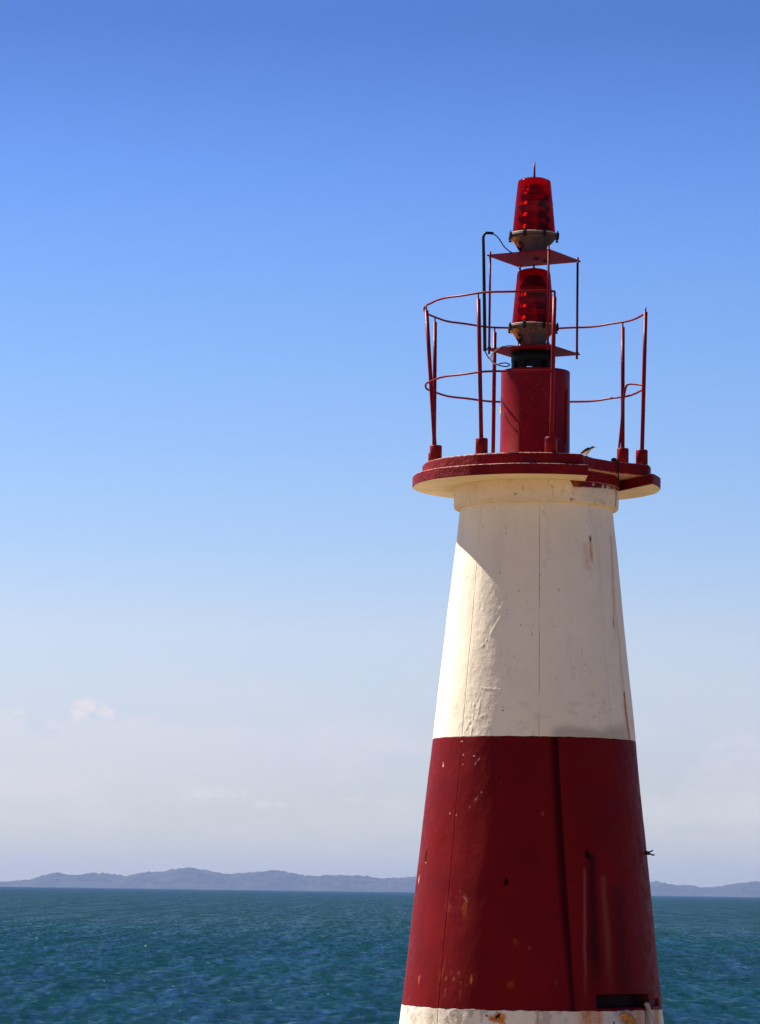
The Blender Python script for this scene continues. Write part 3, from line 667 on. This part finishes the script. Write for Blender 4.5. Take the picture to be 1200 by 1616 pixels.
# lanterns
def lantern(z, cx, label, rustside):
    """z: height of the lens foot"""
    c = (cx, 0.0)
    bowl = MB().lathe([(0.115, L(z - 0.23)), (0.135, L(z - 0.225)), (0.14, L(z - 0.16)), (0.165, L(z - 0.125)), (0.205, L(z - 0.085)), (0.232, L(z - 0.05)), (0.240, L(z - 0.035))], 48, c).build('lantern', HOUSING, lh)
    bowl['label'] = label
    MB().lathe([(0.242, L(z - 0.037)), (0.268, L(z - 0.034)), (0.270, L(z - 0.022)), (0.262, L(z - 0.016)), (0.25, L(z - 0.015))], 64, c).build('flange', HOUSING, bowl)
    MB().lathe([(0.262, L(z - 0.0148)), (0.266, L(z - 0.008)), (0.262, L(z - 0.001)), (0.24, L(z))], 64, c).build('seal_ring', CREAM, bowl)
    o = MB().lathe([(0.231, L(z)), (0.229, L(z + 0.01)), (0.2005, L(z + 0.325)), (0.2025, L(z + 0.333)), (0.1985, L(z + 0.341)), (0.176, L(z + 0.565)), (0.168, L(z + 0.580)), (0.12, L(z + 0.600)), (0.06, L(z + 0.613)), (0.012, L(z + 0.624))], 64, c).build('lens_cover', LENS, bowl)
    ks = np.linspace(0, 1, 260); ta_ = np.linspace(0, 2 * math.pi, 120, endpoint=False)
    TA, KS = np.meshgrid(ta_, ks)
    rc = (0.172 - 0.034 * KS) * np.sqrt(np.clip(1.02 - KS ** 10, 0.02, 1)) * (1 + 0.028 * np.cos(9 * TA + 0.8) * (0.35 + 0.65 * np.sin(KS * 3.0))) + 0.0135 * np.sin(KS * 27)
    grid_mesh('lens', np.stack([cx + rc * np.cos(TA), rc * np.sin(TA), L(z) + 0.004 + 0.54 * KS], -1), CORE, bowl, closed=True)
    MB().tube([(cx, 0, L(z + 0.615)), (cx, 0, L(z + (0.78 if z > 11 else 0.66)))], [0.012, 0.009], 8).build('spike', REDMETAL, bowl)
    for k in range(8):
        a = 22 + 45 * k; x, y = cx + 0.272 * math.sin(R(a)), -0.272 * math.cos(R(a))
        b = MB(); b.box((x, y, L(z - 0.022)), (0.030, 0.022, 0.042), R(a)); b.tube([(x, y, L(z - 0.062)), (x, y, L(z + 0.018))], 0.008, 6); b.box((x, y, L(z - 0.060)), (0.024, 0.024, 0.014), R(a))
        b.build('clamp', IRON, bowl)
    # hinge lug and cable gland on the left of the bowl
    a = R(-62); x, y = cx + 0.225 * math.sin(a), -0.225 * math.cos(a)
    g = MB(); g.box((x, y, L(z - 0.075)), (0.10, 0.06, 0.05), a, 0.35); g.tube([(x - 0.02, y, L(z - 0.07)), (cx - 0.15, y * 0.9, L(z - 0.16))], [0.03, 0.022], 10); g.build('hinge_lug', RUSTY, bowl)
    g = MB(); g.tube([(cx - 0.17, -0.09, L(z - 0.12)), (cx - 0.145, -0.085, L(z - 0.19))], [0.034, 0.022], 10); g.tube([(cx - 0.145, -0.085, L(z - 0.19)), (cx - 0.145, -0.085, L(z - 0.225))], 0.012, 8); g.build('cable_gland', IRON, bowl)
    return bowl
lantern(11.492, -0.050, 'upper red lantern with a thin spike on top', 1)
lantern(10.505, -0.047, 'lower red lantern with rust on its housing', 1)

# dark pipe up the left side with an elbow, and the cables
px_, py_ = corner(3, 1.06)
MB().tube([(px_ + 0.02, py_, L(10.20)), (px_ + 0.012, py_, L(10.6)), (px_ - 0.004, py_, L(11.25)), (px_ - 0.01, py_, L(11.42)), (px_ + 0.00, py_, L(11.455)), (px_ + 0.025, py_, L(11.472)), (px_ + 0.10, py_, L(11.468))],
          [0.019, 0.019, 0.017, 0.016, 0.016, 0.016, 0.015], 10).build('pipe', BLACKPIPE, lh)
def curve(pts, n=8):
    P = [Vector(p) for p in pts]; P = [2 * P[0] - P[1]] + P + [2 * P[-1] - P[-2]]; out = []
    for i in range(1, len(P) - 2):
        for k in range(n):
            t = k / n
            out.append(0.5 * ((2 * P[i]) + (P[i + 1] - P[i - 1]) * t + (2 * P[i - 1] - 5 * P[i] + 4 * P[i + 1] - P[i + 2]) * t * t + (3 * P[i] - P[i - 1] - 3 * P[i + 1] + P[i + 2]) * t ** 3))
    return out + [P[-2]]
MB().tube(curve([(px_ + 0.09, py_, L(11.468)), (px_ + 0.15, py_, L(11.42)), (px_ + 0.22, py_, L(11.32)), (px_ + 0.30, py_, L(11.262)), (px_ + 0.37, py_ + 0.01, L(11.27)), (-0.195, -0.085, L(11.30))]), 0.0065, 7).build('cable', RUBBER, lh)
MB().tube(curve([(-0.192, -0.085, L(10.29)), (-0.205, -0.12, L(10.262)), (-0.33, -0.20, L(10.25)), (-0.44, -0.22, L(10.21)), (-0.50, -0.22, L(10.14)), (-0.50, -0.22, L(10.09)), (-0.45, -0.2, L(10.05))]), 0.0085, 7).build('hose', PALEHOSE, lh)
MB().tube(curve([(px_ + 0.02, py_, L(10.20)), (px_ + 0.06, py_, L(10.13)), (px_ + 0.11, py_ - 0.02, L(10.08)), (-0.42, -0.18, L(10.045)), (-0.34, -0.16, L(10.035)), (-0.30, -0.15, L(10.055)), (-0.35, -0.15, L(10.075)), (-0.42, -0.16, L(10.06))]), 0.0065, 7).build('cable', RUBBER, lh)

# railing: two rings with a ladder gap, seven leaning posts in sleeves
def ring(name, z, r, a0, a1, rad, extra=()):
    pts = [(-0.030 + r * math.sin(R(a0 + (a1 - a0) * k / 120)), -r * math.cos(R(a0 + (a1 - a0) * k / 120)), L(z + 0.004 * math.sin(k * 0.5))) for k in range(121)]
    MB().tube(list(extra) + pts, rad, 8).build(name, REDMETAL, lh)
ring('top_rail', 10.668, 1.182, 7.2, -266, 0.0115, [(0.118, -1.172, L(10.60)), (0.118, -1.172, L(10.64)), (0.118, -1.172, L(10.664))])
ring('middle_rail', 9.842, 1.158, 7, -267, 0.0115)
POSTS = [((-1.075, -0.33), (-1.195, -0.236)), ((-1.083, 0.28), (-1.087, 0.505)), ((-0.612, -0.945), (-0.665, -0.995)), ((-0.428, 1.03), (-0.420, 1.115)),
         ((0.094, -1.12), (0.117, -1.171)), ((1.100, -0.20), (1.142, -0.08)), ((0.941, 0.38), (0.954, 0.670))]
for i, (b, t) in enumerate(POSTS):
    f = lambda z: (b[0] + (t[0] - b[0]) * (z - 8.99) / 1.678, b[1] + (t[1] - b[1]) * (z - 8.99) / 1.678, L(z))
    zt = 10.61 if i != 5 else 10.655
    post = MB().tube([f(9.0), f(9.5), f(10.1), f(zt)], 0.0215, 12).build('railing_post', REDMETAL, lh)
    s = MB(); s.lathe([(0.064, L(8.985)), (0.0635, L(9.15 + 0.09 * (i == 6))), (0.058, L(9.158 + 0.09 * (i == 6))), (0.03, L(9.16 + 0.09 * (i == 6)))], 20, b); s.build('sleeve', REDMETAL, post)
    MB().tube([f(zt - 0.01), f(10.668 if i != 5 else 10.71)], 0.009, 6).build('tip', REDMETAL, post)
# bent rod beside the ladder opening
MB().tube(curve([(1.125, -0.12, L(9.86)), (1.06, -0.02, L(9.885)), (0.99, 0.10, L(9.905)), (0.955, 0.14, L(9.88)), (0.935, 0.22, L(9.75)), (0.915, 0.40, L(9.4)), (0.90, 0.62, L(9.1))], 6), 0.012, 8).build('grab_rod', REDMETAL, lh)

# hook on the right limb, fixings on the wall
th_ = 76; r_ = shaft_r(4.93)
h = MB(); h.tube([pol(th_, r_ - 0.02, 4.93), pol(th_, r_ + 0.045, 4.925)], 0.020, 8)
h.tube([pol(th_, r_ + 0.03, 4.93), pol(th_ + 1, r_ + 0.075, 4.955)], 0.008, 6); h.tube([pol(th_, r_ + 0.03, 4.925), pol(th_ - 1, r_ + 0.085, 4.905), pol(th_ - 1, r_ + 0.10, 4.91)], 0.0085, 6); h.build('hook', IRON, lh)
h = MB(); a = 40.4; rb = shaft_r(3.25)
h.tube(curve([pol(a - 3.2, rb + 0.03, 3.27), pol(a - 1.8, rb + 0.05, 3.295), pol(a - 0.6, rb + 0.05, 3.272), pol(a + 1.6, rb + 0.045, 3.245), pol(a + 3.4, rb + 0.03, 3.17), pol(a + 4.5, rb - 0.02, 3.08)], 5), [0.010 + 0.004 * min(k, 9) * (1 if k < 20 else 0.6) for k in range(26)], 8)
h.tube([pol(a, rb - 0.03, 3.24), pol(a, rb + 0.05, 3.245)], 0.015, 8); h.build('bracket', RUSTY, lh)
h = MB(); rb = shaft_r(3.3); h.tube(curve([pol(54.5, rb + 0.012, 3.385), pol(55.8, rb + 0.018, 3.375), pol(57.2, rb + 0.015, 3.30), pol(58, rb + 0.012, 3.16)], 4), [0.018, 0.022, 0.026, 0.027, 0.027, 0.026, 0.026, 0.026, 0.024, 0.024, 0.022, 0.02, 0.02], 8); h.build('peg', CREAM, lh)

# ---------------------------------------------------------------- bird on the platform edge
def build_bird():
    bd = bpy.data.objects.new('bird', None); scene.collection.objects.link(bd)
    bd.location = (TX + 0.478, TY - 0.925, 8.990); bd.rotation_euler = (0, 0, R(-8)); bd.scale = (1.22, 1.22, 1.22)
    tag(bd, 'small bird with cream belly and dark back standing on the red platform edge', 'bird')
    def loft(sec, name, mat, par=bd, seg=14):
        """sec: (x, z, half width, half height)"""
        vs = []; n = len(sec)
        for x, z, w, h_ in sec:
            for k in range(seg):
                a = 2 * math.pi * k / seg; vs.append((x, w * math.cos(a), z + h_ * math.sin(a)))
        fs = [(i * seg + k, i * seg + (k + 1) % seg, (i + 1) * seg + (k + 1) % seg, (i + 1) * seg + k) for i in range(n - 1) for k in range(seg)]
        mb = MB(); mb.add(vs, fs); mb.f.append(tuple(reversed(range(seg)))); mb.s.append(True); mb.f.append(tuple((n - 1) * seg + k for k in range(seg))); mb.s.append(True)
        return mb.build(name, mat, par)
    m = NT('bird_feathers'); sp = m.new('ShaderNodeSeparateXYZ'); m.link(m.coord(), sp.inputs[0])
    back = m.rng(m.math('ADD', m.math('SUBTRACT', sp.outputs['Z'], m.math('MULTIPLY', sp.outputs['X'], 0.55)), m.math('MULTIPLY', m.noise(220, 2), 0.004)), 0.042, 0.046)
    m.link(m.mix(back, (0.72, 0.58, 0.33), (0.035, 0.026, 0.02)), m.p.inputs['Base Color']); m.p.inputs['Roughness'].default_value = 0.85; FE = m.m
    DK = plain('dark_feathers', (0.04, 0.03, 0.024), 0.8, 0, 0.4, 120); BK = plain('beak_horn', (0.015, 0.013, 0.012), 0.4)
    LG = plain('bird_leg', (0.10, 0.07, 0.05), 0.7)
    loft([(-0.042, 0.028, .006, .005), (-0.032, 0.032, .014, .012), (-0.018, 0.037, .025, .024), (0.0, 0.042, .029, .0285), (0.014, 0.049, .026, .0265), (0.026, 0.060, .016, .0165), (0.036, 0.070, .0145, .0150), (0.046, 0.0755, .0135, .0130), (0.055, 0.0765, .0085, .0085), (0.0595, 0.0762, .004, .004)], 'body', FE)
    loft([(0.056, 0.0765, .0048, .0042), (0.068, 0.0768, .0030, .0026), (0.079, 0.0760, .0008, .0008)], 'beak', BK)
    loft([(-0.030, 0.033, .010, .004), (-0.055, 0.020, .010, .003), (-0.080, 0.008, .011, .002), (-0.084, 0.006, .009, .0012)], 'tail', DK)
    for s in (-1, 1):
        vs = []; sec = [(0.020, 0.056, .004, .012), (0.006, 0.051, .005, .016), (-0.014, 0.043, .005, .014), (-0.034, 0.032, .004, .008), (-0.054, 0.021, .0015, .003)]
        w = loft(sec, 'wing', DK, bd, 8); w.location = (0, s * 0.0225, 0.005); w.scale = (1, 1, 1)
        MB().tube([(-0.004, s * 0.009, 0.028), (-0.008, s * 0.009, 0.014), (-0.003, s * 0.009, 0.003)], 0.0017, 6).tube([(-0.012, s * 0.009, 0.0018), (-0.003, s * 0.009, 0.003), (0.011, s * 0.009, 0.0016)], 0.0014, 5).build('leg', LG, bd)
        MB().lathe([(0.0006, -0.0022), (0.0022, 0), (0.0006, 0.0022)], 8).build('eye', BK, bd).location = (0.047, s * 0.0125, 0.0785)
build_bird()

# ---------------------------------------------------------------- air
HAZE = 3.0e-5
mb = MB(); x0, x1, y0, y1, z0, z1 = -13400, 13400, -13400, 13700, -4.5, 118
mb.add([(x0, y0, z0), (x1, y0, z0), (x1, y1, z0), (x0, y1, z0), (x0, y0, z1), (x1, y0, z1), (x1, y1, z1), (x0, y1, z1)],
       [(0, 3, 2, 1), (4, 5, 6, 7), (0, 1, 5, 4), (1, 2, 6, 5), (2, 3, 7, 6), (3, 0, 4, 7)], False)
hm = bpy.data.materials.new('haze_air'); hm.use_nodes = True; ht = hm.node_tree; ht.nodes.remove(ht.nodes['Principled BSDF'])
pv = ht.nodes.new('ShaderNodeVolumePrincipled'); pv.inputs['Color'].default_value = (0.28, 0.45, 0.98, 1); pv.inputs['Density'].default_value = HAZE; pv.inputs['Anisotropy'].default_value = 0.0
ht.links.new(pv.outputs[0], ht.nodes['Material Output'].inputs['Volume'])
hz = mb.build('haze', hm); tag(hz, kind='stuff')
